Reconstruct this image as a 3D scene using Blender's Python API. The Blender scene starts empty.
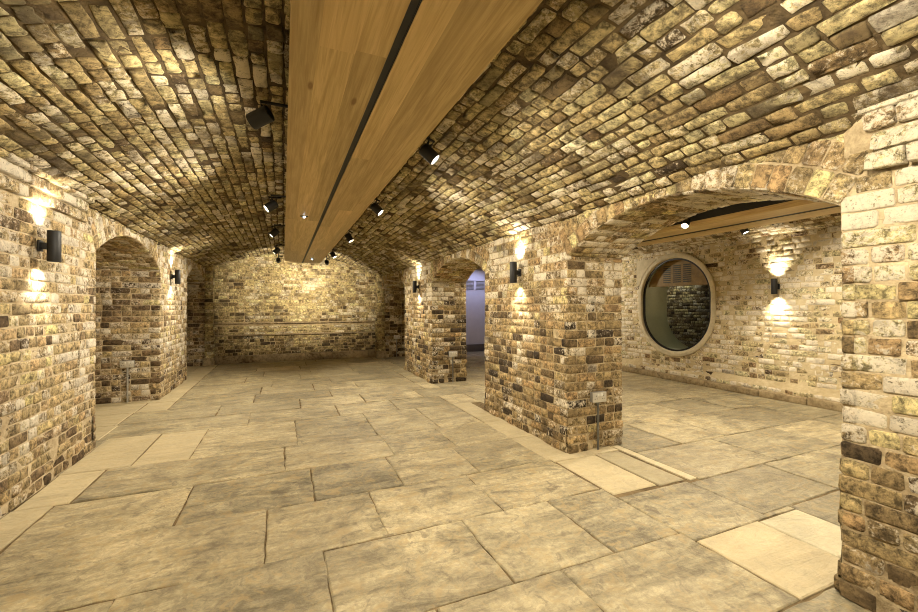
import bpy, bmesh, math, random
import numpy as np
from mathutils import Vector, Matrix
random.seed(7); RNG = np.random.default_rng(11)
S = bpy.context.scene; COL = S.collection
PI = math.pi

# ------------------------------------------------------------------ dimensions
CAM_H = 1.25
XL, XR = -1.53, 2.23            # faces of the left wall and of the arcade
XRB = 2.83                      # aisle side of the arcade
XA = 6.24                       # far wall of the aisle
XLB = -2.35                     # back of the left recesses
YB, YF = -2.2, 10.42            # wall behind the camera, end wall
AR = [(0.97, 2.83, 1.69, .265), (4.38, 6.28, 1.67, .275), (7.9, 10.0, 1.67, .27)]
AL = [(-1.2, 1.0, 1.74, .27), (4.59, 6.64, 1.75, .27), (8.31, 10.1, 1.75, .25)]
BEAM_Z = 2.15

# ------------------------------------------------------------------ materials
class NT:
    def __init__(s, name):
        s.m = bpy.data.materials.new(name); s.m.use_nodes = True
        s.t = s.m.node_tree; s.t.nodes.clear()
        s.out = s.t.nodes.new('ShaderNodeOutputMaterial')
        s.b = s.t.nodes.new('ShaderNodeBsdfPrincipled')
        s.t.links.new(s.b.outputs[0], s.out.inputs[0])
    def n(s, k, **kw):
        x = s.t.nodes.new(k)
        for a, v in kw.items(): setattr(x, a, v)
        return x
    def l(s, a, b): s.t.links.new(a, b)
    def put(s, sock, v):
        if hasattr(v, 'links'): s.l(v, sock)
        else: sock.default_value = v
    def math(s, op, a, b=0.0, clamp=False):
        x = s.n('ShaderNodeMath', operation=op, use_clamp=clamp)
        s.put(x.inputs[0], a); s.put(x.inputs[1], b); return x.outputs[0]
    def mix(s, f, a, b, mode='MIX'):
        x = s.n('ShaderNodeMix', data_type='RGBA', blend_type=mode)
        s.put(x.inputs[0], f); s.put(x.inputs[6], a); s.put(x.inputs[7], b); return x.outputs[2]
    def noise(s, vec, scale, detail=4, rough=.6, dist=0.0):
        x = s.n('ShaderNodeTexNoise'); s.l(vec, x.inputs['Vector'])
        x.inputs['Scale'].default_value = scale; x.inputs['Detail'].default_value = detail
        x.inputs['Roughness'].default_value = rough; x.inputs['Distortion'].default_value = dist
        return x.outputs[0]
    def rng(s, v, a, b, c=0.0, d=1.0):
        x = s.n('ShaderNodeMapRange'); s.put(x.inputs[0], v)
        for i, q in enumerate((a, b, c, d)): x.inputs[i+1].default_value = q
        return x.outputs[0]
    def ramp(s, v, stops, interp='LINEAR'):
        x = s.n('ShaderNodeValToRGB'); s.put(x.inputs[0], v); cr = x.color_ramp; cr.interpolation = interp
        while len(cr.elements) < len(stops): cr.elements.new(.5)
        for e, (p, c) in zip(cr.elements, stops): e.position = p; e.color = (*c, 1)
        return x.outputs[0]
    def bump(s, h, strength, dist, prev=None):
        x = s.n('ShaderNodeBump'); s.l(h, x.inputs['Height'])
        x.inputs['Strength'].default_value = strength; x.inputs['Distance'].default_value = dist
        if prev is not None: s.l(prev, x.inputs['Normal'])
        return x.outputs[0]
    def vec(s, scale=None):
        o = s.n('ShaderNodeTexCoord').outputs['Object']
        if scale is None: return o
        m = s.n('ShaderNodeMapping'); s.l(o, m.inputs[0]); m.inputs['Scale'].default_value = scale
        return m.outputs[0]

def brick_mat(name, stops, white=(.62, .54, .40), white_thr=.62, white_g=.25, soot=(.055, .036, .02), soot_thr=.6, soot_w=.12, low=1.3, grime=.35):
    m = NT(name); v = m.vec()
    at = m.n('ShaderNodeAttribute', attribute_name='bc'); sp = m.n('ShaderNodeSeparateColor'); m.l(at.outputs['Color'], sp.inputs[0])
    r, g, b = sp.outputs
    stops = [(p, (q[0]*.96, q[1]*1.02, q[2]*.96)) for p, q in stops]
    white = (white[0], white[1]*1.02, white[2]*1.1)
    base = m.ramp(r, stops)
    n1 = m.noise(v, 24, 8, .8, .3); n2 = m.noise(v, 36, 8, .8, .6); n3 = m.noise(v, low, 4, .6); n4 = m.noise(v, 75, 5, .75)
    mot = m.rng(n1, .40, .60, .28, 1.62)
    cc = m.n('ShaderNodeCombineColor')
    for i in range(3): m.l(mot, cc.inputs[i])
    c = m.mix(1.0, base, cc.outputs[0], 'MULTIPLY')
    # remains of lime wash
    w = m.math('ADD', m.math('MULTIPLY', n2, .55), m.math('MULTIPLY', n1, .45))
    w = m.math('ADD', w, m.math('MULTIPLY', m.math('SUBTRACT', g, .5), white_g))
    w = m.math('ADD', w, m.math('MULTIPLY', m.math('SUBTRACT', n3, .5), .45))
    wm = m.rng(w, white_thr, white_thr + .06, 0, .94)
    c = m.mix(wm, c, (*white, 1))
    # soot and damp stains
    q = m.math('ADD', m.math('MULTIPLY', n1, .35), m.math('MULTIPLY', m.noise(v, low*2.3, 5, .65, .5), .65))
    q = m.math('ADD', q, m.math('MULTIPLY', m.math('SUBTRACT', b, .5), .22))
    sm = m.rng(q, soot_thr, soot_thr + soot_w, 0, .85)
    c = m.mix(sm, c, (*soot, 1))
    gr = m.noise(v, low*5, 8, .8, .8); c = m.mix(m.rng(gr, .50, .60, 0, grime), c, (*soot, 1))
    # pits
    c = m.mix(m.rng(n4, .58, .66, 0, .75), c, (*soot, 1))
    m.l(c, m.b.inputs['Base Color']); m.b.inputs['Roughness'].default_value = .88
    m.b.inputs['Specular IOR Level'].default_value = .25
    h = m.math('ADD', n1, m.math('MULTIPLY', n2, .6)); 
    bb = m.bump(h, 1.0, .016); bb = m.bump(n4, .8, .005, bb); m.l(bb, m.b.inputs['Normal'])
    return m.m

def mortar_mat(name, c1, c2, dark=(.05, .034, .02), dthr=.6, low=1.3):
    m = NT(name); v = m.vec()
    n1 = m.noise(v, 18, 6, .7); n2 = m.noise(v, 3, 5, .6); n3 = m.noise(v, low, 4, .6); n4 = m.noise(v, 110, 3, .7)
    c = m.mix(m.rng(m.math('ADD', m.math('MULTIPLY', n1, .5), m.math('MULTIPLY', n2, .5)), .38, .62), (*c1, 1), (*c2, 1))
    q = m.math('ADD', m.math('MULTIPLY', n1, .4), m.math('MULTIPLY', n3, .6))
    c = m.mix(m.rng(q, dthr, dthr+.12, 0, .9), c, (*dark, 1))
    m.l(c, m.b.inputs['Base Color']); m.b.inputs['Roughness'].default_value = .95
    m.b.inputs['Specular IOR Level'].default_value = .15
    m.l(m.bump(n4, .9, .006, m.bump(n1, 1.0, .02)), m.b.inputs['Normal'])
    return m.m

def plain_mat(name, col, rough=.5, metal=0.0, noise=0.0, emis=None, estr=0.0, nscale=30):
    m = NT(name); m.b.inputs['Base Color'].default_value = (*col, 1)
    m.b.inputs['Roughness'].default_value = rough; m.b.inputs['Metallic'].default_value = metal
    if noise:
        v = m.vec(); n1 = m.noise(v, nscale, 5, .65)
        c = m.mix(m.rng(n1, .3, .7), (*[x*(1-noise) for x in col], 1), (*[min(1, x*(1+noise)) for x in col], 1))
        m.l(c, m.b.inputs['Base Color']); m.l(m.bump(n1, .3, .004), m.b.inputs['Normal'])
    if emis:
        m.b.inputs['Emission Color'].default_value = (*emis, 1); m.b.inputs['Emission Strength'].default_value = estr
    return m.m

M = {}
M['b_left'] = brick_mat('brick_buff_washed', [(0, (.11, .07, .04)), (.15, (.26, .17, .10)), (.5, (.46, .34, .19)), (.72, (.48, .32, .18)), (1, (.58, .47, .24))],
                        white=(.74, .66, .49), white_thr=.53, soot_thr=.62)
M['m_left'] = mortar_mat('mortar_lime', (.66, .56, .38), (.34, .255, .145), dthr=.64)
M['b_pier'] = brick_mat('brick_stock_brown', [(0, (.06, .04, .024)), (.15, (.17, .11, .055)), (.45, (.37, .26, .13)), (.72, (.40, .25, .125)), (1, (.58, .46, .23))],
                        white=(.72, .63, .44), white_thr=.55, soot_thr=.585, grime=.38)
M['m_pier'] = mortar_mat('mortar_tan', (.60, .49, .30), (.20, .145, .075), dthr=.6)
M['b_vault'] = brick_mat('brick_vault_stock', [(0, (.07, .045, .024)), (.15, (.22, .14, .065)), (.45, (.46, .34, .17)), (.8, (.52, .42, .23)), (1, (.62, .52, .30))],
                        white=(.76, .67, .47), white_thr=.545, soot_thr=.56, low=.9, grime=.62)
M['m_vault'] = mortar_mat('mortar_dark', (.16, .115, .058), (.04, .028, .014), dthr=.50, low=.8)
M['b_far'] = brick_mat('brick_end_wall', [(0, (.07, .048, .024)), (.25, (.24, .16, .07)), (.5, (.42, .31, .15)), (.8, (.47, .36, .17)), (1, (.58, .48, .25))],
                        white=(.66, .57, .36), white_thr=.57, soot_thr=.555, low=1.0, grime=.7)
M['m_far'] = mortar_mat('mortar_ochre', (.48, .38, .21), (.24, .17, .085), dthr=.6)
M['b_aisle'] = brick_mat('brick_limewashed', [(0, (.06, .036, .02)), (.25, (.25, .15, .08)), (.5, (.44, .32, .18)), (.8, (.52, .42, .24)), (1, (.60, .51, .31))],
                        white=(.76, .67, .48), white_thr=.45, soot_thr=.61, low=1.1, grime=.3)
M['m_aisle'] = mortar_mat('mortar_limewashed', (.64, .54, .34), (.46, .36, .20), dthr=.64)
M['black'] = plain_mat('black_powder_coat', (.004, .004, .004), .55)
M['blackm'] = plain_mat('black_metal', (.010, .010, .010), .4, .2)
M['steel'] = plain_mat('galvanised_steel', (.42, .42, .40), .38, .75, .15)
M['plate'] = plain_mat('socket_plate_metal', (.62, .60, .54), .35, .6, .08)
M['rocker'] = plain_mat('white_plastic', (.7, .68, .6), .4)
M['render'] = plain_mat('pale_render', (.52, .455, .31), .85, 0, .16, nscale=12)
M['lens'] = plain_mat('lamp_lens', (.9, .85, .7), .3, emis=(1, .86, .6), estr=7)
M['cool'] = plain_mat('cool_led', (.8, .85, 1), .3, emis=(.62, .74, 1), estr=9)
M['plaster'] = plain_mat('painted_plaster', (.55, .54, .55), .7, 0, .05, nscale=6)
M['liner'] = plain_mat('grey_green_lining', (.50, .53, .42), .6, 0, .08, nscale=5)
M['skirt'] = plain_mat('dark_skirting', (.10, .085, .075), .6)
M['ledge'] = mortar_mat('ledge_stone', (.42, .33, .19), (.16, .115, .06), dthr=.55)

def glass_mat():
    m = NT('window_glass'); t = m.n('ShaderNodeBsdfTransparent'); t.inputs[0].default_value = (.88, .91, .86, 1)
    g = m.n('ShaderNodeBsdfGlossy'); g.inputs['Roughness'].default_value = .01
    f = m.n('ShaderNodeFresnel'); f.inputs[0].default_value = 1.35
    x = m.n('ShaderNodeMixShader'); m.l(f.outputs[0], x.inputs[0]); m.l(t.outputs[0], x.inputs[1]); m.l(g.outputs[0], x.inputs[2])
    m.l(x.outputs[0], m.out.inputs[0]); return m.m
M['glass'] = glass_mat()

def wood_mat():
    m = NT('oak_boards'); v = m.vec()
    at = m.n('ShaderNodeAttribute', attribute_name='bc'); sp = m.n('ShaderNodeSeparateColor'); m.l(at.outputs['Color'], sp.inputs[0])
    vs = m.n('ShaderNodeVectorMath', operation='ADD'); m.l(v, vs.inputs[0])
    cx = m.n('ShaderNodeCombineXYZ'); m.l(m.math('MULTIPLY', sp.outputs[0], 7.0), cx.inputs[1]); m.l(m.math('MULTIPLY', sp.outputs[1], 3.0), cx.inputs[0]); m.l(cx.outputs[0], vs.inputs[1])
    def mp(sc):
        q = m.n('ShaderNodeMapping'); m.l(vs.outputs[0], q.inputs[0]); q.inputs['Scale'].default_value = sc; return q.outputs[0]
    g1 = m.noise(mp((26, 1.1, 26)), 1.0, 5, .6, 1.6); g2 = m.noise(mp((130, 4, 130)), 1.0, 4, .6, .3); g3 = m.noise(mp((3, .5, 3)), 1.0, 3, .5)
    c = m.mix(m.rng(g1, .32, .68), (.36, .262, .115, 1), (.58, .445, .22, 1))
    c = m.mix(m.rng(g2, .48, .68, 0, .6), c, (.30, .205, .085, 1))
    c = m.mix(m.rng(g3, .4, .7, 0, .35), c, (.66, .47, .235, 1))
    tone = m.rng(sp.outputs[2], 0, 1, .82, 1.15); cc = m.n('ShaderNodeCombineColor')
    for i in range(3): m.l(tone, cc.inputs[i])
    c = m.mix(1.0, c, cc.outputs[0], 'MULTIPLY')
    vo = m.n('ShaderNodeTexVoronoi'); m.l(mp((7, 2.2, 7)), vo.inputs['Vector']); vo.inputs['Scale'].default_value = 1.0
    sep = m.n('ShaderNodeSeparateColor'); m.l(vo.outputs['Color'], sep.inputs[0])
    kn = m.math('MULTIPLY', m.rng(vo.outputs['Distance'], .05, .10, 1, 0), m.rng(sep.outputs[0], .62, .66))
    c = m.mix(m.math('MULTIPLY', kn, .8), c, (.16, .085, .035, 1))
    m.l(c, m.b.inputs['Base Color']); m.b.inputs['Roughness'].default_value = .5
    m.b.inputs['Specular IOR Level'].default_value = .3
    m.l(m.bump(g2, .25, .002), m.b.inputs['Normal']); return m.m
M['wood'] = wood_mat()

def floor_mat():
    m = NT('york_stone'); v = m.vec()
    at = m.n('ShaderNodeAttribute', attribute_name='bc'); sp = m.n('ShaderNodeSeparateColor'); m.l(at.outputs['Color'], sp.inputs[0])
    r, g, b = sp.outputs
    cx = m.n('ShaderNodeCombineXYZ'); m.l(m.math('MULTIPLY', g, 9.0), cx.inputs[0]); m.l(m.math('MULTIPLY', g, 5.0), cx.inputs[2])
    va = m.n('ShaderNodeVectorMath', operation='ADD'); m.l(v, va.inputs[0]); m.l(cx.outputs[0], va.inputs[1]); w = va.outputs[0]
    base = m.ramp(r, [(0, (.23, .20, .125)), (.35, (.33, .285, .175)), (.62, (.43, .365, .22)), (.8, (.54, .45, .27)), (1, (.62, .55, .36))])
    n1 = m.noise(w, 2.2, 7, .65, .8); n2 = m.noise(w, 11, 7, .7, 1.0); n3 = m.noise(w, 70, 4, .65); n0 = m.noise(v, .7, 3, .5)
    mp = m.n('ShaderNodeMapping'); m.l(w, mp.inputs[0]); mp.inputs['Rotation'].default_value = (0, 0, .35); mp.inputs['Scale'].default_value = (1.1, 4.2, 1)
    n4 = m.noise(mp.outputs[0], 1.6, 8, .72, 1.8)
    f = m.rng(m.math('ADD', m.math('MULTIPLY', n1, .5), m.math('MULTIPLY', n4, .5)), .38, .62, .38, 1.5)
    cc = m.n('ShaderNodeCombineColor')
    for i in range(3): m.l(f, cc.inputs[i])
    c = m.mix(m.math('MULTIPLY', b, 1.0), base, m.mix(1.0, base, cc.outputs[0], 'MULTIPLY'))
    n5 = m.noise(w, 34, 8, .8, .6); f5 = m.rng(n5, .40, .60, .76, 1.2); cc5 = m.n('ShaderNodeCombineColor')
    for i in range(3): m.l(f5, cc5.inputs[i])
    c = m.mix(b, c, m.mix(1.0, c, cc5.outputs[0], 'MULTIPLY'))
    c = m.mix(m.math('MULTIPLY', m.rng(n2, .51, .62, 0, .55), b), c, (.44, .32, .15, 1))
    c = m.mix(m.math('MULTIPLY', m.rng(n2, .47, .36, 0, .65), b), c, (.115, .085, .05, 1))
    c = m.mix(m.math('MULTIPLY', m.rng(n0, .45, .62, 0, .35), b), c, (.22, .185, .12, 1))
    m.l(c, m.b.inputs['Base Color'])
    m.l(m.rng(n2, .3, .7, .42, .68), m.b.inputs['Roughness']); m.b.inputs['Specular IOR Level'].default_value = .35
    st = m.bump(n4, .8, .03); st = m.bump(n2, .6, .010, st); st = m.bump(n5, .5, .005, st)
    m.l(st, m.b.inputs['Normal']); return m.m
M['floor'] = floor_mat()
M['header'] = plain_mat('dark_oak', (.27, .15, .045), .55, 0, .25, nscale=9)
M['joint'] = mortar_mat('floor_joint_mortar', (.26, .19, .10), (.10, .07, .035), dthr=.54)

# ------------------------------------------------------------------ mesh helpers
def link_mesh(name, verts, faces, mats, fmat=None, parent=None, smooth=False, bc=None):
    me = bpy.data.meshes.new(name); me.from_pydata([tuple(map(float, v)) for v in verts], [], [tuple(map(int, f)) for f in faces])
    for q in (mats if isinstance(mats, (list, tuple)) else [mats]): me.materials.append(q)
    if fmat is not None: me.polygons.foreach_set('material_index', np.asarray(fmat, dtype=np.int32))
    if smooth is True: me.polygons.foreach_set('use_smooth', np.ones(len(me.polygons), dtype=bool))
    elif smooth is not False: me.polygons.foreach_set('use_smooth', np.asarray(smooth, dtype=bool))
    if bc is not None:
        a = me.attributes.new('bc', 'FLOAT_COLOR', 'POINT')
        a.data.foreach_set('color', np.hstack([np.asarray(bc, dtype=np.float32), np.ones((len(bc), 1), dtype=np.float32)]).ravel())
    me.update(); o = bpy.data.objects.new(name, me); COL.objects.link(o)
    if parent: o.parent = parent
    return o

class Acc:
    """collects brick and mortar geometry of one wall"""
    def __init__(s): s.v = []; s.f = []; s.fm = []; s.sm = []; s.bc = []; s.n = 0
    def add(s, v, f, mat, bc, smooth=True):
        v = np.asarray(v, float); s.v.append(v)
        for q in f: s.f.append(tuple(i + s.n for i in q))
        s.fm += [mat]*len(f); s.sm += [smooth]*len(f); s.bc.append(np.asarray(bc, float)); s.n += len(v)
    def build(s, name, mats, parent=None):
        return link_mesh(name, np.vstack(s.v), s.f, mats, s.fm, parent, s.sm, np.vstack(s.bc))

def wob(a, b, seed=0.0, amp=.005):
    a = np.asarray(a, float); b = np.asarray(b, float)
    return amp*(np.sin(a*3.1+seed)*np.cos(b*2.7+seed*1.7) + .7*np.sin(a*7.3+b*5.1+seed*2.3) + .5*np.sin(a*13.7-b*11.9+seed))

def plane_map(O, U, V):
    O, U, V = (np.array(q, float) for q in (O, U, V)); N = np.cross(U, V)
    def f(s, t, w):
        s, t, w = (np.asarray(q, float)[..., None] for q in (s, t, w))
        return O + s*U + t*V + w*N
    return f

def orient(fm, s, t):
    p = fm(np.array([s, s+.01, s, s]), np.array([t, t, t+.01, t]), np.array([0, 0, 0, .01]))
    return np.dot(np.cross(p[1]-p[0], p[2]-p[0]), p[3]-p[0]) > 0

def grid(acc, fm, S_, T_, off, mat=1, swap=None):
    """mortar backing; T_ may be a 2-D array (rows per s)"""
    S_ = np.asarray(S_, float); T_ = np.asarray(T_, float)
    if T_.ndim == 1: T_ = np.repeat(T_[None, :], len(S_), 0)
    SS = np.repeat(S_[:, None], T_.shape[1], 1)
    p = fm(SS, T_, off(SS, T_)).reshape(-1, 3); nt = T_.shape[1]
    o = orient(fm, S_[0], T_[0, 0]); F = []
    for i in range(len(S_)-1):
        for j in range(nt-1):
            q = (i*nt+j, (i+1)*nt+j, (i+1)*nt+j+1, i*nt+j+1); F.append(q if o else q[::-1])
    acc.add(p, F, mat, np.full((len(p), 3), .5))

def bricks(acc, fm, R, off, tone, jit=.0028, chs=.007, mat=0):
    """R: rows (s0,s1,t0,t1,protrusion)"""
    if not len(R): return
    R = np.asarray(R, float); n = len(R)
    sc, tc = (R[:, 0]+R[:, 1])/2, (R[:, 2]+R[:, 3])/2; hs, ht = (R[:, 1]-R[:, 0])/2, (R[:, 3]-R[:, 2])/2
    c = np.minimum(chs*RNG.uniform(.5, 1.5, n), np.minimum(hs, ht)*.45)
    X = np.stack([-(hs-c), 0*hs, hs-c, hs, hs, hs-c, 0*hs, -(hs-c), -hs, -hs], 1)
    Y = np.stack([-ht, -ht, -ht, -(ht-c), ht-c, ht, ht, ht, ht-c, -(ht-c)], 1)
    X = X + RNG.uniform(-jit, jit, X.shape); Y = Y + RNG.uniform(-jit, jit, Y.shape)
    w0 = off(sc, tc) + R[:, 4]; tilt = RNG.uniform(-.02, .02, (n, 2))
    ins = RNG.uniform(.003, .007, n)[:, None]
    kx = np.clip(1-ins/np.maximum(hs[:, None], .01), .3, 1); ky = np.clip(1-ins/np.maximum(ht[:, None], .01), .3, 1)
    rings = []
    for k, (ax, ay, dw) in enumerate(((1, 1, None), (1, 1, -.0045), (kx, ky, 0.0))):
        x, y = X*ax, Y*ay
        w = np.repeat((w0*0)[:, None], 10, 1)
        if dw is None: w = np.repeat((off(sc, tc)-np.where(R[:, 4] > .05, .09, .04))[:, None], 10, 1)
        else: w = w0[:, None] + dw + x*tilt[:, :1] + y*tilt[:, 1:] + RNG.uniform(-.0018, .0018, x.shape)
        rings.append((sc[:, None]+x, tc[:, None]+y, w))
    ctr = (sc[:, None], tc[:, None], (w0+RNG.uniform(-.003, .004, n))[:, None])
    A = [np.concatenate([r[i] for r in rings] + [ctr[i]], 1) for i in range(3)]
    P = fm(*A).reshape(-1, 3)
    o = orient(fm, sc[0], tc[0]); T = []
    for k in (0, 1):
        for i in range(10):
            j = (i+1) % 10; T.append((k*10+i, k*10+j, (k+1)*10+j, (k+1)*10+i))
    for i in range(10): T.append((20+i, 20+(i+1) % 10, 30))
    if not o: T = [q[::-1] for q in T]
    F = [tuple(31*b+i for i in q) for b in range(n) for q in T]
    bc = tone(sc, tc, P.reshape(n, 31, 3)[:, 30]); acc.add(P, F, mat, np.repeat(bc, 31, 0))

def tones(bias=0.0, spread=.3, zfun=None):
    def f(s, t, P):
        n = len(s); r = np.clip(RNG.normal(.52+bias, spread, n), 0, 1)
        g = RNG.uniform(0, 1, n)
        if zfun is not None: k = zfun(P); r = np.clip(r + k, 0, 1); g = np.clip(g + 1.6*k, 0, 1)
        return np.stack([r, g, RNG.uniform(0, 1, n)], 1)
    return f

CH, JT = .075, .008
def courses(s0, s1, t0, t1, blocked=None, prot=.006, ch=CH, jt=JT, pj=.003, L=.205, ext=(0, 0), head=.6, sjit=0.003):
    out = []; k = 0; t = t0
    while t < t1-.02:
        h = min(ch, t1-t); iv = [(s0-ext[0], s1+ext[1])]
        for a, b in (blocked(t, t+h) if blocked else []):
            nv = []
            for x, y in iv:
                if b <= x or a >= y: nv.append((x, y)); continue
                if a > x: nv.append((x, a))
                if b < y: nv.append((b, y))
            iv = nv
        for x, y in iv:
            if y-x < .03: continue
            p = x; first = True
            while p < y-.012:
                if first: ln = (L if k % 2 else L*.5) * random.uniform(.92, 1.05); first = False
                else: ln = (L if random.random() > head else L*.5) * random.uniform(.94, 1.06)
                e = p+ln
                if y-e < .06: e = y
                a = p if p == x else p+jt/2; b = e if e == y else e-jt/2
                if b-a > .02:
                    out.append((a, b, t+jt/2+random.uniform(-sjit, sjit)*.5, t+h-jt/2+random.uniform(-sjit, sjit)*.5, prot+random.uniform(-pj, pj)))
                p = e
        t += h; k += 1
    return out

def arch_geo(a):
    y0, y1, zs, r = a; hw = (y1-y0)/2; R = (hw*hw+r*r)/(2*r); return (y0+y1)/2, hw, R, zs+r-R, math.asin(hw/R)

def arch_z(a, y):
    c, hw, R, cz, ph = arch_geo(a); return cz + np.sqrt(np.maximum(R*R-(np.asarray(y)-c)**2, 0))

RING = .125
def arcade_face(acc, x, nx, y0, y1, arches, ztop, off, tone, prot=.006, moff=None, ring2=True):
    """brick face in the plane X=x looking along nx, pierced by arches"""
    if nx > 0: fm = plane_map((x, 0, 0), (0, 1, 0), (0, 0, 1))
    else: fm = plane_map((x, 0, 0), (0, -1, 0), (0, 0, 1))
    sg = 1 if nx > 0 else -1
    def F(s, t, w): return fm(sg*np.asarray(s), t, w)
    RT = RING*(2 if ring2 else 1)
    def blocked(t0, t1):
        b = []; tm = (t0+t1)/2
        for a in arches:
            c, hw, R, cz, ph = arch_geo(a)
            if tm < a[2]: b.append((a[0], a[1]))
            else:
                q = (R+RT)**2-(tm-cz)**2
                h = min(math.sqrt(max(q, 0)), hw+(tm-a[2])*math.tan(ph)+.004); b.append((c-h, c+h)) if q > 0 else None
        return b
    R_ = courses(y0, y1, 0, ztop, blocked, prot)
    bricks(acc, F, R_, off, tone)
    # mortar: piers and spandrels
    off = moff or off
    edges = [y0]
    for a in arches: edges += [a[0], a[1]]
    edges.append(y1)
    for i in range(0, len(edges), 2):
        a, b = edges[i], edges[i+1]
        if b-a < .02: continue
        grid(acc, F, np.linspace(a, b, max(2, int((b-a)/.09))), np.linspace(0, ztop, int(ztop/.045)), off)
    for a in arches:
        ys = np.linspace(a[0], a[1], 26); zz = arch_z(a, ys)
        grid(acc, F, ys, np.stack([z+(ztop-z)*np.linspace(0, 1, 5) for z in zz]), off)
        c, hw, R, cz, ph = arch_geo(a)
        def FR(s, t, w):        # s radial, t arc length
            an = np.asarray(t)/R; rr = np.asarray(s); return F(c+rr*np.sin(an), cz+rr*np.cos(an), w)
        def offr(s, t):
            an = np.asarray(t)/R; return off(c+np.asarray(s)*np.sin(an), cz+np.asarray(s)*np.cos(an))
        for lay in range(2 if ring2 else 1):
            r0 = R+lay*RING; rr = []; n = int(2*ph*r0/.083); st = 2*ph*R/n
            for k in range(n):
                t0 = -ph*R+k*st
                rr.append((r0+.003+random.uniform(-.003, .003), r0+RING-.007, t0+.004, t0+st-.004, prot+.004+random.uniform(-.005, .005)))
            bricks(acc, FR, rr, offr, tones(.22, .2))

def jamb(acc, y, ny, x0, x1, ztop, off, tone, prot=.006):
    fm = plane_map((0, y, 0), (1, 0, 0) if ny < 0 else (-1, 0, 0), (0, 0, 1)); sg = 1 if ny < 0 else -1
    def F(s, t, w): return fm(sg*np.asarray(s), t, w)
    bricks(acc, F, courses(x0, x1, 0, ztop, None, prot, ext=(.004, .004)), off, tone)
    grid(acc, F, np.linspace(x0, x1, max(3, int((x1-x0)/.08))), np.linspace(0, ztop+.05, 24), off)

def soffit(acc, a, x0, x1, off, tone):
    c, hw, R, cz, ph = arch_geo(a)
    def F(s, t, w):
        an = np.asarray(t)/R; r = R-np.asarray(w)
        return np.stack([np.asarray(s, float)+0*r, c+r*np.sin(an), cz+r*np.cos(an)], -1)
    bricks(acc, F, courses(x0, x1, -ph*R, ph*R, None, .006, ch=.083), off, tone)
    grid(acc, F, np.linspace(x0, x1, 8), np.linspace(-ph*R, ph*R, 30), off)

def structure(o): o['kind'] = 'structure'; return o

# ------------------------------------------------------------------ walls
def base_rough(y, z, amp=.012):
    z = np.asarray(z); return np.where(z < .34, amp*np.clip((.34-z)/.2, 0, 1)*(np.sin(np.asarray(y)*9+z*11)+.6*np.sin(np.asarray(y)*17-z*9)), 0)

# left wall
def off_left(y, z, k=0.0):
    y = np.asarray(y, float); z = np.asarray(z, float)-k
    st = np.where(y < 4.25, np.where(z > 2.07, .10, np.where(z > 1.995, .066, np.where(z > 1.92, .034, 0))), 0)
    return wob(y, z+k, 1.0, .005) + st + base_rough(y, z+k, .008)
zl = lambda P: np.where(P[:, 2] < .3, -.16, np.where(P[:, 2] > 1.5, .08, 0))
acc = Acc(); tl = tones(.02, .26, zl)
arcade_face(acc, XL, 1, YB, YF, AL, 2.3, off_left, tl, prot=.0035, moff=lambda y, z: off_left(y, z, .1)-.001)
for a in AL:
    jamb(acc, a[0], 1, XLB, XL, a[2], lambda s, t: wob(s, t, 3), tl); jamb(acc, a[1], -1, XLB, XL, a[2], lambda s, t: wob(s, t, 4), tones(-.26, .25)); soffit(acc, a, XLB, XL, lambda s, t: wob(s, t, 5), tl)  # jambs facing the camera use darker bricks: recess shade put into the tone
structure(acc.build('wall_left', [M['b_left'], M['m_left']]))
# backs of the left recesses
acc = Acc()
Fb = plane_map((XLB, 0, 0), (0, 1, 0), (0, 0, 1))
for a in AL:
    bricks(acc, Fb, courses(a[0]-.05, a[1]+.05, 0, 2.1), lambda s, t: wob(s, t, 6), tones(-.1))
    grid(acc, Fb, np.linspace(a[0]-.1, a[1]+.1, 20), np.linspace(0, 2.15, 20), lambda s, t: wob(s, t, 6))
structure(acc.build('wall_recess', [M['b_pier'], M['m_pier']]))

# arcade between nave and aisle
def off_right(y, z, k=0.0):
    y = np.asarray(y, float); z = np.asarray(z, float)-k
    st = np.where(y < .93, np.where(z > 1.94, .08, np.where(z > 1.83, .05, 0)), 0)
    return wob(y, z+k, 2.0, .006) + st + base_rough(y, z+k, .012)
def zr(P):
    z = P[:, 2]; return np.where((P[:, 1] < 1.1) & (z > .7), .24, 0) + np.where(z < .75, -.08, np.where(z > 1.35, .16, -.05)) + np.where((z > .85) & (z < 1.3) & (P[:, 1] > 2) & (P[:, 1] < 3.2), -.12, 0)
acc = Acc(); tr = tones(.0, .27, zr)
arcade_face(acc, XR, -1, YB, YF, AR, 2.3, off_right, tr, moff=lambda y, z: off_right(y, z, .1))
offb = lambda s, t: wob(s, t, 7, .006) + base_rough(s, t, .012)
arcade_face(acc, XRB, 1, YB, YF, AR, 2.3, offb, tr, ring2=False)
for i, a in enumerate(AR):
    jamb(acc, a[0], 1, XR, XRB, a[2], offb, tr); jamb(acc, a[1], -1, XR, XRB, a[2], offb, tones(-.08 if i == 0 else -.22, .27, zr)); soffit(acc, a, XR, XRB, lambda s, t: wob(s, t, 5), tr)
structure(acc.build('wall_right', [M['b_pier'], M['m_pier']]))

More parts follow.
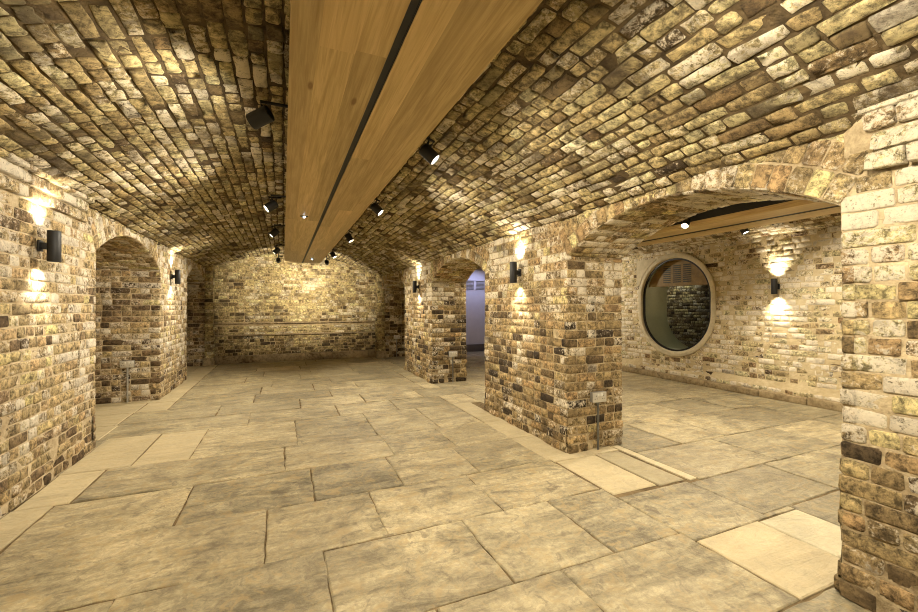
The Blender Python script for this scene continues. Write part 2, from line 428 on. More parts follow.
# end wall of the nave
acc = Acc()
Fe = plane_map((0, YF, 0), (1, 0, 0), (0, 0, 1))
def off_far(x, z):
    z = np.asarray(z, float); return wob(x, z, 9, .006) + np.where(z < .62, .035, 0) + np.where((z > .60) & (z < .66), .02, 0) + np.where((z > .80) & (z < .86), .018, 0)
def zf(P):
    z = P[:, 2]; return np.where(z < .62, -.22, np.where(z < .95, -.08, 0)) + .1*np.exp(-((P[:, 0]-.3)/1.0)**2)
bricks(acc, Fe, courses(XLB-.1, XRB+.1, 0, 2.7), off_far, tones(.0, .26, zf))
grid(acc, Fe, np.linspace(XLB-.1, XRB+.1, 50), np.linspace(0, 2.75, 70), off_far)
structure(acc.build('wall_far', [M['b_far'], M['m_far']]))
# wall behind the camera
acc = Acc(); Fr = plane_map((0, YB, 0), (-1, 0, 0), (0, 0, 1))
bricks(acc, Fr, courses(-XA-.1, -XLB+.1, 0, 2.7), lambda s, t: wob(s, t, 8), tones())
grid(acc, Fr, np.linspace(-XA-.1, -XLB+.1, 40), np.linspace(0, 2.75, 30), lambda s, t: wob(s, t, 8))
structure(acc.build('wall_rear', [M['b_far'], M['m_far']]))

# aisle wall with the window
WY, WZ, WHW, WHH = 5.03, 1.29, .655, .795      # centre and half sizes of the clear opening
WST = WHH-WHW                                    # half length of the straight flank
def in_window(y, z, grow=0.0):
    dz = np.maximum(np.abs(np.asarray(z)-WZ)-WST, 0); return (np.asarray(y)-WY)**2+dz**2 < (WHW+grow)**2
acc = Acc()
Fa = plane_map((XA, 0, 0), (0, -1, 0), (0, 0, 1))
def FA(s, t, w): return Fa(-np.asarray(s), t, w)
def off_a(y, z):
    z = np.asarray(z); return wob(y, z, 4, .008) + np.where(z < .16, .07, 0)
def blk(t0, t1):
    dz = max(abs((t0+t1)/2-WZ)-WST, 0); q = (WHW+.06)**2-dz*dz
    return [(WY-math.sqrt(q), WY+math.sqrt(q))] if q > 0 else []
bricks(acc, FA, courses(YB, YF+.2, 0, 2.45, blk, prot=.0025), off_a, tones(.08, .26))
ys = np.linspace(YB, YF+.2, 150); ys = np.sort(np.concatenate([ys, np.linspace(WY-WHW-.05, WY+WHW+.05, 30)]))
# mortar backing above, below and beside the opening
def col_edges(y):
    q = (WHW+.03)**2-(y-WY)**2; h = WST+math.sqrt(q) if q > 0 else 0; return WZ-h, WZ+h
lo = np.stack([np.linspace(0, col_edges(y)[0], 18) for y in ys]); hi = np.stack([np.linspace(col_edges(y)[1], 2.5, 14) for y in ys])
grid(acc, FA, ys, lo, off_a); grid(acc, FA, ys, hi, off_a)
structure(acc.build('wall_aisle', [M['b_aisle'], M['m_aisle']]))

# ------------------------------------------------------------------ vaults
def vault(name, xl, zl_, xr, zr_, rise, y0, y1, bm, mm, seed, prot=.012):
    a = (xr-xl)/2; R = (a*a+rise*rise)/(2*rise); ph = math.asin(a/R); cx = (xl+xr)/2; cz = rise-R
    def F(s, t, w):
        an = np.asarray(t)/R; r = R-np.asarray(w); x = cx+r*np.sin(an)
        return np.stack([x, np.asarray(s, float)+0*r, cz+r*np.cos(an)+zl_+(zr_-zl_)*(x-xl)/(xr-xl)], -1)
    off = lambda s, t: wob(s, t, seed, .007)
    acc = Acc(); e = .05
    bricks(acc, F, courses(y0, y1, -ph*R-e, ph*R+e, None, prot, ch=.079, jt=.014, pj=.007, L=.215, head=.66, sjit=.009), off, tones(.02, .24), jit=.0055, chs=.007)
    grid(acc, F, np.linspace(y0, y1, int((y1-y0)/.12)), np.linspace(-ph*R-e-.05, ph*R+e+.05, 50), off)
    return structure(acc.build(name, [bm, mm])), F, R, ph
CEIL, VF, VR, VPH = vault('ceiling', XL, 2.085, XR, 2.005, .47, YB, YF, M['b_vault'], M['m_vault'], 12, .009)
vault('ceiling_aisle', XRB, 2.04, XA, 2.25, .36, YB, YF+.2, M['b_aisle'], M['m_far'], 15, .006)

# ------------------------------------------------------------------ floor of stone flags
def slab_floor():
    V = []; F = []; FM = []; BC = []; n = 0
    def slab(x0, x1, y0, y1, tone=None, smooth_stone=False):
        nonlocal n
        if tone is None: tone = min(.74, max(.08, random.gauss(.44, .13)))
        j = .006; g = .0045 if not smooth_stone else .0035; pts = []
        cs = [(x0+g+random.uniform(-j, j), y0+g+random.uniform(-j, j)), (x1-g+random.uniform(-j, j), y0+g+random.uniform(-j, j)), (x1-g+random.uniform(-j, j), y1-g+random.uniform(-j, j)), (x0+g+random.uniform(-j, j), y1-g+random.uniform(-j, j))]
        for i in range(4):
            a, b = cs[i], cs[(i+1) % 4]; k = max(2, int(math.dist(a, b)/.07))
            for q in range(k):
                f = q/k; jj = .005 if q else 0
                if smooth_stone: jj *= .3
                pts.append((a[0]+(b[0]-a[0])*f+random.uniform(-jj, jj), a[1]+(b[1]-a[1])*f+random.uniform(-jj, jj)))
        cx = sum(p[0] for p in pts)/len(pts); cy = sum(p[1] for p in pts)/len(pts); m = len(pts)
        zt = random.uniform(-.002, .003); tx, ty = random.uniform(-.003, .003), random.uniform(-.003, .003)
        zz = lambda p: zt+tx*(p[0]-cx)+ty*(p[1]-cy)
        for p in pts: V.append((p[0], p[1], -.03))
        for p in pts: V.append((p[0], p[1], zz(p)-.005))
        for p in pts:
            d = math.dist(p, (cx, cy)); k = 1-.008/max(d, .02); q = (cx+(p[0]-cx)*k, cy+(p[1]-cy)*k); V.append((q[0], q[1], zz(q)))
        for k in (0, 1):
            for i in range(m): F.append((n+k*m+i, n+k*m+(i+1) % m, n+(k+1)*m+(i+1) % m, n+(k+1)*m+i)); FM.append(0)
        F.append(tuple(n+2*m+i for i in range(m))); FM.append(0)
        c = (tone, random.random(), .25 if smooth_stone else random.uniform(.75, 1)); BC.extend([c]*(3*m)); n += 3*m
    def row(y0, y1, xs, pale=()):
        for i in range(len(xs)-1): slab(xs[i], xs[i+1], y0, y1, .72 if i in pale else None, i in pale)
    def fill(x, x1):
        o = [x]
        while x < x1-.5:
            x += random.uniform(.6, 1.15); o.append(min(x, x1) if x1-x > .35 else x1)
            if o[-1] == x1: break
        if o[-1] != x1: o.append(x1)
        return o
    END = XA+.05
    y = YB
    while y < .4: row(y, min(y+.54, .44), fill(XLB, END)); y += .54
    row(.44, 1.02, fill(XLB, END))
    # in front of the camera: joints follow the photographed floor
    row(1.02, 1.6, [XLB, -1.3, -.7, -.02, .58, 1.21, 2.03]); row(1.6, 2.2, [XLB, -1.32, -.66, .19, .96, 1.56, 2.02])
    slab(2.03, 2.55, 1.02, 1.5, .80, True); slab(2.55, 2.92, 1.12, 1.5, 1.0, True); slab(2.55, 2.92, 1.02, 1.12, .6)
    slab(2.02, 2.66, 1.5, 2.05); slab(2.66, 3.51, 1.54, 2.03); slab(2.92, 3.6, 1.02, 1.54); slab(3.6, 4.5, 1.02, 1.54); row(1.02, 1.54, fill(4.5, END)); slab(2.66, 2.92, 1.5, 1.54)
    slab(3.51, 4.3, 1.54, 2.03); row(1.54, 2.03, fill(4.3, END))
    row(2.2, 2.78, [XLB, -1.53, -1.31, -.09, .53, 1.25, 2.01], (1,))
    slab(2.03, 2.42, 2.09, 2.72, .74, True); slab(2.43, 2.67, 2.07, 2.72, .50, True); slab(2.01, 2.7, 2.72, 2.84, .85, True); slab(2.70, 2.78, 2.05, 2.84, .9, True)
    row(2.03, 2.62, [2.78, 3.72, 4.65, 5.4, END])
    row(2.78, 3.37, [XLB, -1.53, -1.33, -.58, .19, .78, 1.38, 1.99, 2.25], (1, 7))
    row(2.62, 3.27, [2.78, 3.35, 3.95, 4.72, 5.5, END])
    row(3.37, 3.96, [XLB, -1.53, -1.25, .01, .87, 1.44, 2.0, 2.25], (1, 6))
    row(3.27, 3.9, [2.78, 3.62, 4.4, 5.1, END])
    row(3.96, 4.86, [XLB, -1.53, -1.10, -.71, .12, .85, 1.5, 2.0, 2.25], (1, 2, 7))
    row(3.9, 4.6, [2.78, 3.3, 4.1, 5.0, 5.7, END])
    row(4.86, 5.4, [XLB, -1.6, -.35, .6, 1.3, 2.0, 2.4], (0,)); row(5.4, 5.95, [XLB, -1.62, -.72, .2, 1.0, 1.8, 2.4], (0,))
    row(4.6, 5.2, [2.4, 3.2, 4.0, 4.9, END]); row(5.2, 5.95, [2.4, 2.9, 3.7, 4.6, 5.3, END])
    y = 5.95
    while y < YF+.2:
        d = min(random.uniform(.52, .66), YF+.25-y)
        if d < .1: break
        row(y, y+d, [XLB, -1.62]+fill(-1.30, 2.0)+[2.25]+fill(2.78, END), (0, 1)); y += d
    V.extend([(XLB-.2, YB-.2, -.008), (END+.1, YB-.2, -.008), (END+.1, YF+.4, -.008), (XLB-.2, YF+.4, -.008)]); BC.extend([(.5, .5, .5)]*4)
    F.append((n, n+1, n+2, n+3)); FM.append(1)
    return structure(link_mesh('floor', V, F, [M['floor'], M['joint']], FM, None, False, BC))
slab_floor()

# ------------------------------------------------------------------ small-object helpers
def bm_obj(name, bm, mat, parent=None, smooth=True, ang=40):
    bmesh.ops.recalc_face_normals(bm, faces=bm.faces)
    me = bpy.data.meshes.new(name); bm.to_mesh(me); bm.free()
    me.materials.append(mat)
    if smooth:
        me.polygons.foreach_set('use_smooth', np.ones(len(me.polygons), dtype=bool))
        try: me.set_sharp_from_angle(angle=math.radians(ang))
        except Exception: pass
    o = bpy.data.objects.new(name, me); COL.objects.link(o)
    if parent: o.parent = parent
    return o
def box(bm, c, s, bev=0.0, mat=None):
    r = bmesh.ops.create_cube(bm, size=1.0); vs = r['verts']
    bmesh.ops.scale(bm, vec=s, verts=vs)
    if bev:
        es = list({e for v in vs for e in v.link_edges}); q = bmesh.ops.bevel(bm, geom=es, offset=bev, segments=2, affect='EDGES', profile=.5); vs = list({v for f in q['faces'] for v in f.verts} | {v for v in vs if v.is_valid})
    if mat is not None: bmesh.ops.transform(bm, matrix=mat, verts=vs)
    bmesh.ops.translate(bm, vec=c, verts=vs); return vs
def lathe(bm, prof, seg=28, close=False):
    """profile (r,z) turned about Z"""
    rings = [[bm.verts.new((r*math.cos(2*PI*i/seg), r*math.sin(2*PI*i/seg), z)) for i in range(seg)] if r > 1e-6 else [bm.verts.new((0, 0, z))] for r, z in prof]
    for a, b in zip(rings, rings[1:]):
        for i in range(seg):
            j = (i+1) % seg
            if len(a) == 1 and len(b) == 1: continue
            if len(a) == 1: bm.faces.new((a[0], b[i], b[j]))
            elif len(b) == 1: bm.faces.new((a[i], a[j], b[0]))
            else: bm.faces.new((a[i], a[j], b[j], b[i]))
def tube(bm, pts, r, seg=12):
    rings = []
    for k, p in enumerate(pts):
        p = Vector(p); d = (Vector(pts[min(k+1, len(pts)-1)])-Vector(pts[max(k-1, 0)])).normalized()
        u = d.orthogonal().normalized() if k == 0 else (u-d*u.dot(d)).normalized()
        w = d.cross(u); rings.append([bm.verts.new(p+r*(math.cos(2*PI*i/seg)*u+math.sin(2*PI*i/seg)*w)) for i in range(seg)])
    for a, b in zip(rings, rings[1:]):
        for i in range(seg): bm.faces.new((a[i], a[(i+1) % seg], b[(i+1) % seg], b[i]))
    bm.faces.new(rings[0][::-1]); bm.faces.new(rings[-1])
def empty(name, loc, rot=(0, 0, 0), label=None, cat=None, group=None):
    o = bpy.data.objects.new(name, None); o.empty_display_size = .1; COL.objects.link(o); o.location = loc; o.rotation_euler = rot
    if label: o['label'] = label
    if cat: o['category'] = cat
    if group: o['group'] = group
    return o
def copy_tree(o, parent=None):
    c = o.copy(); COL.objects.link(c)
    if parent: c.parent = parent
    for ch in list(o.children):
        if ch.type != 'LIGHT': copy_tree(ch, c)
    return c
WARM = (1.0, .88, .69)
LK = 1.0
def spot(loc, tgt, watts, deg, blend=.6, col=WARM, rad=.02):
    d = bpy.data.lights.new('spot_light', 'SPOT'); d.energy = watts*LK; d.spot_size = math.radians(deg); d.spot_blend = blend; d.color = col; d.shadow_soft_size = rad
    o = bpy.data.objects.new('spot_light', d); COL.objects.link(o); o.location = loc
    o.rotation_euler = (Vector(tgt)-Vector(loc)).to_track_quat('-Z', 'Y').to_euler(); return o

# ------------------------------------------------------------------ timber beams with a light slot
def board_mesh(name, x0, x1, y0, y1, z0, z1, strips, parent, lens):
    """one glued board: staves of different tone, all one mesh"""
    V = []; F = []; BC = []; w = (x1-x0)/strips; n = 0
    eg = [x0]+[x0+i*w+random.uniform(-.02, .02) for i in range(1, strips)]+[x1]
    for i in range(strips):
        a, b = eg[i], eg[i+1]
        y = y0
        ys = [y0]
        while ys[-1] < y1-.9: ys.append(min(ys[-1]+random.uniform(*lens), y1))
        if ys[-1] < y1: ys[-1 if len(ys) > 1 else 0:] = ([y1] if len(ys) > 1 else [y0, y1])
        for p, q in zip(ys, ys[1:]):
            g = .0; c = (random.random(), random.random(), random.random())
            bx = [(a+g, p+g, z0), (b-g, p+g, z0), (b-g, q-g, z0), (a+g, q-g, z0), (a, p, z1), (b, p, z1), (b, q, z1), (a, q, z1)]
            V += bx; BC += [c]*8
            for f in ((0, 3, 2, 1), (4, 5, 6, 7), (0, 1, 5, 4), (1, 2, 6, 5), (2, 3, 7, 6), (3, 0, 4, 7)): F.append(tuple(n+k for k in f))
            n += 8
    return link_mesh(name, V, F, M['wood'], None, parent, False, BC)
def beam(xc, hw, y0, y1, label, g=.016):
    e = empty('timber_beam', (0, 0, 0), label=label, cat='beam')
    z0, z1 = BEAM_Z, BEAM_Z+.055
    board_mesh('soffit_board', xc-hw, xc-g, y0, y1, z0, z1, 3, e, (2.2, 4.2))
    board_mesh('soffit_board', xc+g, xc+hw, y0, y1, z0, z1, 3, e, (2.2, 4.2))
    bm = bmesh.new(); box(bm, (xc, (y0+y1)/2, BEAM_Z+.030), (g*2-.001, y1-y0-.01, .05)); o = bm_obj('slot_track', bm, M['black'], e, False)
    bm = bmesh.new()
    for sx in (-1, 1): box(bm, (xc+sx*(g-.0025), (y0+y1)/2, BEAM_Z+.003), (.002, y1-y0-.01, .004))
    bm_obj('slot_edge', bm, M['blackm'], e, False)
    bm = bmesh.new(); box(bm, (xc, (y0+y1)/2, BEAM_Z+.055+.085), (hw*2-.03, y1-y0-.02, .17)); bm_obj('steel_channel', bm, M['black'], e, False)
    return e
beam(.36, .34, YB+.1, 8.95, 'long pale oak beam box with a black centre slot under the nave vault')
beam(4.54, .34, YB+.1, 9.0, 'oak beam box with black slot seen through the large right arch in the side aisle', .038)

# recessed cool emergency lights in the beam soffit
def led(x, y, label):
    e = empty('emergency_light', (x, y, BEAM_Z), label=label, cat='emergency light', group='cool emergency lights set in the beam')
    bm = bmesh.new(); box(bm, (0, 0, -.004), (.075, .026, .008), .003); bm_obj('bezel', bm, M['black'], e)
    bm = bmesh.new(); lathe(bm, [(.012, 0), (.011, -.008), (.006, -.013), (0, -.014)], 16); o = bm_obj('led_lens', bm, M['cool'], e); o.location = (0, 0, -.006)
    return e
led(.19, 4.31, 'small glowing cool white light under the middle of the oak beam')
led(.49, 8.05, 'small faint cool white light under the far end of the oak beam')

# ------------------------------------------------------------------ up and down wall lamps
def make_wall_lamp():
    e = empty('wall_lamp', (0, 0, 0))          # local +X points out of the wall
    bm = bmesh.new(); box(bm, (.006, 0, 0), (.012, .055, .075), .003); bm_obj('back_plate', bm, M['black'], e)
    bm = bmesh.new(); box(bm, (.027, 0, 0), (.034, .028, .045), .002); bm_obj('bracket', bm, M['black'], e)
    bm = bmesh.new(); H = .105; r = .036
    lathe(bm, [(0, -H+.03), (r-.004, -H+.03), (r-.004, -H+.001), (r-.003, -H), (r-.001, -H), (r, -H+.002), (r, H-.002), (r-.001, H), (r-.003, H), (r-.004, H-.001), (r-.004, H-.03), (0, H-.03)], 32)
    o = bm_obj('lamp_body', bm, M['black'], e); o.location = (.078, 0, 0)
    for sg in (1, -1):
        bm = bmesh.new(); lathe(bm, [(0, .004), (.02, .003), (.031, 0), (0, -.002)], 24); q = bm_obj('lens', bm, M['lens'], e); q.location = (.078, 0, sg*(H-.026))
    return e
proto = make_wall_lamp()
def wall_lamp(x, y, z, nx, label, up=11, down=9, first=[True]):
    o = proto if first[0] else copy_tree(proto); first[0] = False
    o.location = (x, y, z); o.rotation_euler = (0, 0, 0 if nx > 0 else PI)
    o['label'] = label; o['category'] = 'wall lamp'; o['group'] = 'black up and down wall lamps'
    X = x+nx*.078
    spot((X, y, z+.108), (X-nx*.35, y, z+1), up*1.5, 92, 1); spot((X, y, z-.108), (X-nx*.35, y, z-1), down*1.5, 88, 1)
wall_lamp(XL+.012, 3.66, 1.665, 1, 'black cylinder wall lamp on the left wall before the first left arch', 12, 10)
wall_lamp(XL+.008, 7.24, 1.70, 1, 'black cylinder wall lamp on the left wall between the two left arches', 12, 10)
wall_lamp(XR-.012, 3.58, 1.60, -1, 'black cylinder wall lamp on the big brick pier with a socket on its side', 12, 10)
wall_lamp(XR-.012, 6.96, 1.61, -1, 'small black cylinder wall lamp on the far brick pier', 12, 10)
wall_lamp(XA-.012, 3.41, 1.53, -1, 'black wall lamp on the pale aisle wall beside the round window', 14, 12)
wall_lamp(XL+.012, 1.9, 1.665, 1, 'added black cylinder wall lamp on the left wall, unseen, for brightness', 12, 10)  # added lamp out of view, raises the overall brightness
wall_lamp(XR-.012, -.2, 1.60, -1, 'added black cylinder wall lamp on the near pier, unseen, for brightness', 12, 10)  # another added lamp, unseen, to brighten the near end
wall_lamp(XA-.012, .4, 1.53, -1, 'added black wall lamp on the near end of the aisle wall, unseen, for brightness', 14, 12)  # unseen lamp added to lift the light in the aisle

# ------------------------------------------------------------------ adjustable spotlights along the beam
def make_spotlight(lit=True):
    e = empty('spotlight', (0, 0, 0))           # local -Z is the light's direction
    bm = bmesh.new(); r = .039
    lathe(bm, [(0, .055), (r-.004, .055), (r, .051), (r, -.050), (r-.001, -.052), (r-.004, -.052), (r-.004, -.040), (0, -.040)], 28); bm_obj('lamp_head', bm, M['black'], e)
    bm = bmesh.new(); lathe(bm, [(0, -.049), (.018, -.048), (.0345, -.045), (.0345, -.041), (0, -.041)], 24); bm_obj('lens', bm, M['lens'], e)
    return e
sproto = make_spotlight()
def spotlight(x, y, z, tgt, watts, deg, label, side, group='black spotlights along the beam', first=[True], bx=None):
    o = sproto if first[0] else copy_tree(sproto); first[0] = False
    p = Vector((x, y, z)); d = (Vector(tgt)-p).normalized(); o.location = p
    o.rotation_euler = d.to_track_quat('-Z', 'Y').to_euler()
    o['label'] = label; o['category'] = 'spotlight'; o['group'] = group
    # arm from the head to the side of the steel channel
    bx = bx if bx is not None else (.04 if side < 0 else .68)
    end = Vector((bx, y, BEAM_Z+.12)); inv = (Matrix.Translation(p) @ o.rotation_euler.to_matrix().to_4x4()).inverted()
    mid = Vector((x, y, BEAM_Z+.12)); st = p - d*.03
    bm = bmesh.new(); tube(bm, [inv @ st, inv @ (mid*.6+st*.4), inv @ mid, inv @ (mid*.4+end*.6), inv @ end], .008, 10); bm_obj('arm', bm, M['black'], o)
    spot(p+d*.056, p+d, watts, deg, .7)
RX, LX = .81, -.105
spotlight(LX, 2.25, 2.19, (-1.3, 2.9, 1.6), 40, 170, 'large dark spotlight left of the beam turned towards the left vault', -1)
for y, lab in ((4.1, 'nearest of the lit spotlights along the left edge of the beam'), (5.56, 'middle of the three lit spotlights along the left edge of the beam'), (7.34, 'farthest lit spotlight on the left edge of the beam')):
    spotlight(LX, y, 2.17, (-1.35, y-.3 if y < 5 else y-.1, 1.2 if y < 5 else .8), 60 if y < 5 else 95, 160 if y < 5 else 130, lab, -1)
spotlight(LX+.02, 8.4, 2.13, (-.08, YF, 1.68), 125, 84, 'dark spotlight at the left far corner of the beam facing the end wall', -1)
for y, lab in ((2.33, 'largest lit spotlight right of the beam against the vault'), (3.83, 'second lit spotlight right of the beam counting from the largest'), (5.58, 'third lit spotlight right of the beam, small and dark bodied'), (7.5, 'bright small spotlight near the right far corner of the beam')):
    spotlight(RX, y, 2.17, (1.7, y-.45, 1.2 if y < 5 else .6), 60 if y < 5 else 95, 160 if y < 5 else 130, lab, 1)
spotlight(RX-.02, 8.46, 2.13, (1.08, YF, 1.72), 125, 84, 'dark spotlight at the right far corner of the beam facing the end wall', 1)
for y in (.6, -1.0):  # added spotlights outside the view, there to brighten the nave
    spotlight(LX, y, 2.17, (-1.2, y+.3, 1.2), 90, 165, 'added unseen spotlight left of the beam, brightening the nave', -1)
    spotlight(RX, y, 2.17, (1.7, y+.3, 1.2), 95, 165, 'added unseen spotlight right of the beam, brightening the nave', 1)
for i, (x, y, s) in enumerate(((4.06, 3.13, -1), (5.0, 3.1, 1), (4.1, 5.9, -1), (4.1, 1.4, -1), (4.98, 1.6, 1), (4.98, 7.2, 1))):
    lab = ['bright lamp on the near side of the aisle beam seen under the arch', 'black spotlight hanging on the far side of the aisle beam above the pale wall', 'spotlight on the near side of the aisle beam hidden by the arch', 'spotlight on the aisle beam behind the near pier', 'spotlight on the aisle beam above the pale wall end', 'spotlight at the deep end of the aisle beam'][i]
    spotlight(x, y, 2.17, (x+s*.8, y-.3, 1.3) if i != 1 else (x+.3, y-1.0, 0), 85, 165, lab, s, 'black spotlights along the aisle beam', bx=4.54+s*.32)

# ------------------------------------------------------------------ metal clad sockets with conduit
def make_socket():
    e = empty('wall_socket', (0, 0, 0))          # local -Y points out of the wall
    bm = bmesh.new(); box(bm, (0, -.018, 0), (.147, .036, .088), .004); bm_obj('back_box', bm, M['steel'], e)
    bm = bmesh.new(); box(bm, (0, -.039, 0), (.147, .006, .088), .0025); pl = bm_obj('face_plate', bm, M['plate'], e)
    for sx in (-1, 1):
        bm = bmesh.new(); box(bm, (sx*.020, -.0445, .020), (.017, .007, .024), .002); bm_obj('rocker_switch', bm, M['rocker'], pl)
        bm = bmesh.new(); box(bm, (sx*.042, -.0423, .012), (.005, .001, .012)); box(bm, (sx*.042-.011, -.0423, -.012), (.009, .001, .005)); box(bm, (sx*.042+.011, -.0423, -.012), (.009, .001, .005)); bm_obj('pin_hole', bm, M['black'], pl, False)
    return e
kproto = make_socket()
def socket(x, y, z, label, first=[True]):
    o = kproto if first[0] else copy_tree(kproto); first[0] = False
    o.location = (x, y, z); o['label'] = label; o['category'] = 'socket'; o['group'] = 'metal sockets on conduits'
    bm = bmesh.new(); tube(bm, [(0, -.018, -.044), (0, -.018, -z+.02), (0, -.018, -z+.002)], .010, 12); tube(bm, [(0, -.018, -.044), (0, -.018, -.062)], .014, 12)
    bm_obj('conduit', bm, M['steel'], o)
socket(-1.87, AL[1][1]-.012, .505, 'metal double socket on a grey conduit inside the first left arch')
socket(2.53, AR[0][1]-.014, .465, 'metal double socket with conduit on the near side of the big brick pier')
socket(2.58, AR[1][1]-.014, .473, 'metal double socket with conduit on the far pier inside the second right arch')
socket(2.60, AR[2][1]-.014, .50, 'small metal socket on conduit in the dark recess beside the end wall')

# ------------------------------------------------------------------ stone ledges and pilasters
def ledge(name, x0, x1, y0, y1, h, seed, axis, z0=0.0):
    """row of worn stone blocks along a wall foot, one mesh"""
    bm = bmesh.new(); rr = random.Random(seed); a, b = (x0, x1) if axis == 'x' else (y0, y1); p = a
    while p < b-.05:
        q = min(p+rr.uniform(.5, .95), b); dj = rr.uniform(-.012, .012); hj = rr.uniform(-.012, .008)
        if axis == 'x': vs = box(bm, ((p+q)/2, (y0+y1)/2+dj, z0+(h+hj)/2), (q-p-.008, y1-y0, h+hj), min(.012, h*.25))
        else: vs = box(bm, ((x0+x1)/2+dj, (p+q)/2, (h+hj)/2), (x1-x0, q-p-.008, h+hj), .012)
        p = q
    return structure(bm_obj(name, bm, M['ledge'], None))
ledge('trim_1', XL+.12, XR-.10, YF-.2, YF+.02, .17, 3, 'x')
ledge('trim_5', XL+.08, XR-.06, YF-.068, YF+.02, .04, 8, 'x', .60)
ledge('trim_6', XL+.08, XR-.06, YF-.04, YF+.02, .03, 9, 'x', .87)
ledge('trim_2', XA-.17, XA-.02, YB+.1, YF, .10, 5, 'y')
def pilaster(name, x, y, w, d, h):
    """narrow brick strip with a stone foot"""
    acc = Acc(); off = lambda s, t: wob(s, t, 3, .006); tn = tones(.08, .3)
    jamb(acc, y-d/2, -1, x-w/2, x+w/2, h, off, tn)
    for sx in (-1, 1):
        fm = plane_map((x+sx*w/2, 0, 0), (0, sx, 0), (0, 0, 1))
        F = lambda s, t, w_, fm=fm, sx=sx: fm(sx*np.asarray(s), t, w_)
        bricks(acc, F, courses(y-d/2, y+d/2+.1, 0, h), off, tn); grid(acc, F, np.linspace(y-d/2, y+d/2+.1, 3), np.linspace(0, h+.05, 24), off)
    o = structure(acc.build(name, [M['b_far'], M['m_far']]))
    bm = bmesh.new(); box(bm, (x, y-.02, .085), (w+.08, d+.09, .17), .018); bm_obj('foot_stone', bm, M['ledge'], o)
pilaster('trim_3', -1.45, 10.1, .14, .12, 2.25)
pilaster('trim_4', 2.2, 10.0, .17, .12, 2.15)

# ------------------------------------------------------------------ round window to the next vault
def stadium(r, n=40, grow=0.0):
    pts = []
    for i in range(n+1): a = PI*i/n; pts.append(((r+grow)*math.cos(a), WST+(r+grow)*math.sin(a)))
    for i in range(n+1): a = PI+PI*i/n; pts.append(((r+grow)*math.cos(a), -WST+(r+grow)*math.sin(a)))
    return pts
def ringmesh(name, secs, mat, parent, n=40, closed=False):
    """secs: (grow, x depth towards the viewer) ; skin between stadium outlines"""
    bm = bmesh.new(); rings = []
    for g, x in secs: rings.append([bm.verts.new((x, p[0], p[1])) for p in stadium(WHW, n, g)])
    if closed: rings.append(rings[0])
    for a, b in zip(rings, rings[1:]):
        m = len(a)
        for i in range(m): bm.faces.new((a[i], a[(i+1) % m], b[(i+1) % m], b[i]))
    return bm_obj(name, bm, mat, parent, True, 35)
win = empty('window_1', (XA, WY, WZ)); win['kind'] = 'structure'
ringmesh('surround', [(.095, .03), (.10, -.03), (.07, -.045), (.03, -.04), (.012, -.015), (.012, .05)], M['render'], win)
ringmesh('frame', [(.014, -.004), (.014, .024), (-.018, .024), (-.018, -.004)], M['blackm'], win, closed=True)
bm = bmesh.new(); bm.faces.new([bm.verts.new((.014, p[0], p[1])) for p in stadium(WHW, 40, -.012)[:-1] if True]); bm_obj('glass', bm, M['glass'], win, False)
ringmesh('lining', [(.012, .05), (.012, .62), (.10, .62)], M['liner'], win)
# square corner of the render above the surround
bm = bmesh.new(); pr = []
c0 = (.52, .84)
out = [(.80, .84), (.36, .84)] + [(WHW*math.cos(a)*1.17, WST+WHW*math.sin(a)*1.17) for a in np.linspace(math.radians(62), math.radians(18), 10)] + [(.80, .34)]
out2 = [bm.verts.new((-.028, y, z)) for y, z in out]; inn = [bm.verts.new((.02, y, z)) for y, z in out]
bm.faces.new(out2); 
for i in range(len(out2)): bm.faces.new((out2[i], inn[i], inn[(i+1) % len(out2)], out2[(i+1) % len(out2)]))
bm_obj('render_corner', bm, M['render'], win, False)
# header board with three vents behind the glass
bm = bmesh.new(); hd = []
zc = .33
pts = [(p[0], p[1]) for p in stadium(WHW, 60, .008)[:61] if p[1] > zc]; 
a = math.sqrt((WHW+.008)**2-(zc-WST)**2); pts = [(a, zc)]+pts+[(-a, zc)]
f1 = [bm.verts.new((.10, y, z)) for y, z in pts]; f2 = [bm.verts.new((.14, y, z)) for y, z in pts]
bm.faces.new(f1); bm.faces.new(f2[::-1])
for i in range(len(f1)): bm.faces.new((f1[i], f1[(i+1) % len(f1)], f2[(i+1) % len(f1)], f2[i]))
hb = bm_obj('header_board', bm, M['header'], win, False)
for k in (-1, 0, 1):
    bm = bmesh.new()
    for j in range(9): box(bm, (.097, .03-k*.20, .40+j*.036), (.006, .15, .018))
    bm_obj('vent_slots', bm, M['black'], hb, False)

# the vault seen through the window
acc = Acc(); Fw = plane_map((9.6, 0, 0), (0, -1, 0), (0, 0, 1))
def FW(s, t, w): return Fw(-np.asarray(s), t, w)
bricks(acc, FW, courses(3.5, 12.5, 0, 2.6), lambda s, t: wob(s, t, 3), tones(-.15)); grid(acc, FW, np.linspace(3.4, 12.6, 30), np.linspace(0, 2.7, 15), lambda s, t: wob(s, t, 3))
structure(acc.build('wall_beyond', [M['b_far'], M['m_vault']]))
bm = bmesh.new(); box(bm, (8.4, 8, -.06), (3.2, 9.2, .1)); structure(bm_obj('floor_beyond', bm, M['joint'], None, False))
bm = bmesh.new(); box(bm, (8.4, 8, 2.75), (3.2, 9.2, .1)); structure(bm_obj('ceiling_beyond', bm, M['m_vault'], None, False))
for nm, y in (('wall_beyond_near', 3.45), ('wall_beyond_deep', 12.55)):
    bm = bmesh.new(); box(bm, (8.4, y, 1.35), (3.2, .1, 2.8)); structure(bm_obj(nm, bm, M['m_vault'], None, False))

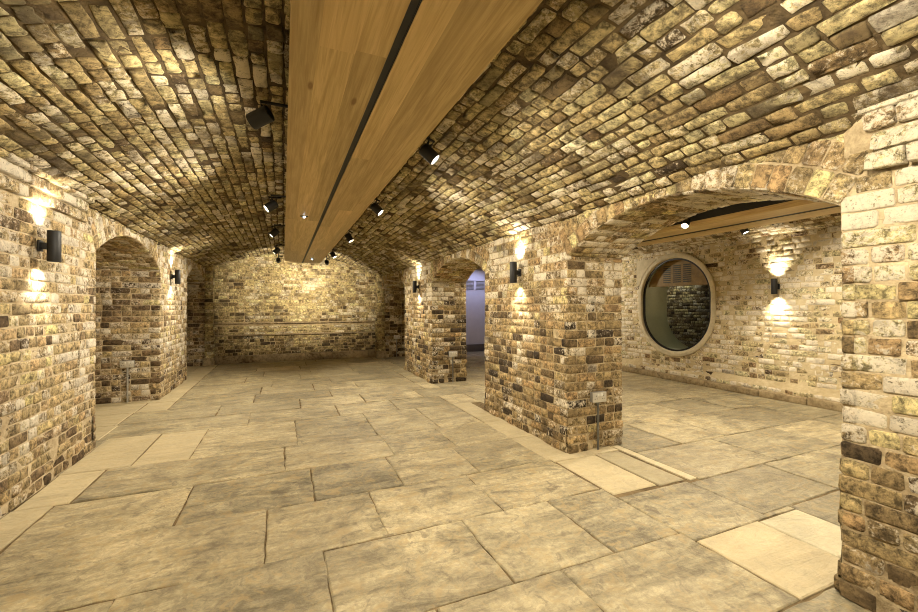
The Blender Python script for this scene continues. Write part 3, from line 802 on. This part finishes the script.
# end wall of the aisle: painted, with a vent and skirting
bm = bmesh.new(); box(bm, (4.6, YF+.02, 1.3), (3.6, .1, 2.6)); structure(bm_obj('wall_aisle_far', bm, M['plaster'], None, False))
bm = bmesh.new(); box(bm, (4.6, YF-.045, .10), (3.5, .03, .20), .004); structure(bm_obj('baseboard_far', bm, M['skirt'], None, False))
e = empty('vent_grille', (4.95, YF-.03, 1.86), label='pale louvred vent on the painted wall glimpsed through the second right arch', cat='vent')
bm = bmesh.new()
for sx in (-.17, .17):
    for s_, c_ in (((.30, .02, .02), (sx, -.01, .14)), ((.30, .02, .02), (sx, -.01, -.14)), ((.02, .02, .30), (sx-.15, -.01, 0)), ((.02, .02, .30), (sx+.15, -.01, 0))): box(bm, c_, s_)
bm_obj('frame', bm, M['plaster'], e, False)
bm = bmesh.new()
for sx in (-.17, .17):
    for j in range(7): box(bm, (sx, -.008, -.11+j*.037), (.28, .012, .02), 0, Matrix.Rotation(.5, 4, 'X'))
bm_obj('louvre_slats', bm, M['steel'], e, False)
# cool strip lamp over the painted wall
e = empty('ceiling_lamp', (4.95, 9.6, 2.40), label='small cool white ceiling lamp above the painted wall in the aisle', cat='ceiling lamp')
bm = bmesh.new(); lathe(bm, [(0, .08), (.06, .08), (.06, 0), (.05, 0), (.05, .02), (0, .02)], 24); bm_obj('housing', bm, M['black'], e)
bm = bmesh.new(); lathe(bm, [(0, .005), (.045, .008), (.048, .02), (0, .02)], 24); bm_obj('lens', bm, M['cool'], e)
spot((4.95, 9.6, 2.38), (4.95, 10.3, 1.3), 30, 110, .8, (.55, .58, 1.0), .03)
# added light without a fixture, brightens the vault beyond the window
spot((9.0, 7.6, 2.6), (9.6, 7.6, 1.75), 34, 80, 1, (1, .95, .86), .05)

# ------------------------------------------------------------------ world, camera, view
w = bpy.data.worlds.new('World'); S.world = w; w.use_nodes = True
w.node_tree.nodes['Background'].inputs[0].default_value = (.02, .018, .015, 1)
cd = bpy.data.cameras.new('camera'); cam = bpy.data.objects.new('camera', cd); COL.objects.link(cam)
cd.sensor_width = 36; cd.lens = 408/918*36; cd.clip_start = .05; cd.shift_y = 1/918
cam.location = (0, 0, CAM_H); cam.rotation_euler = (PI/2, 0, -math.radians(23.3)); S.camera = cam
S.view_settings.view_transform = 'Standard'; S.view_settings.look = 'None'; S.view_settings.gamma = 1; S.view_settings.use_curve_mapping = False
S.view_settings.exposure = .86
S.cycles.filter_width = 1.0
S.cycles.max_bounces = 8; S.cycles.diffuse_bounces = 6; S.cycles.transparent_max_bounces = 8
S.cycles.use_denoising = True; S.cycles.caustics_reflective = False; S.cycles.caustics_refractive = False
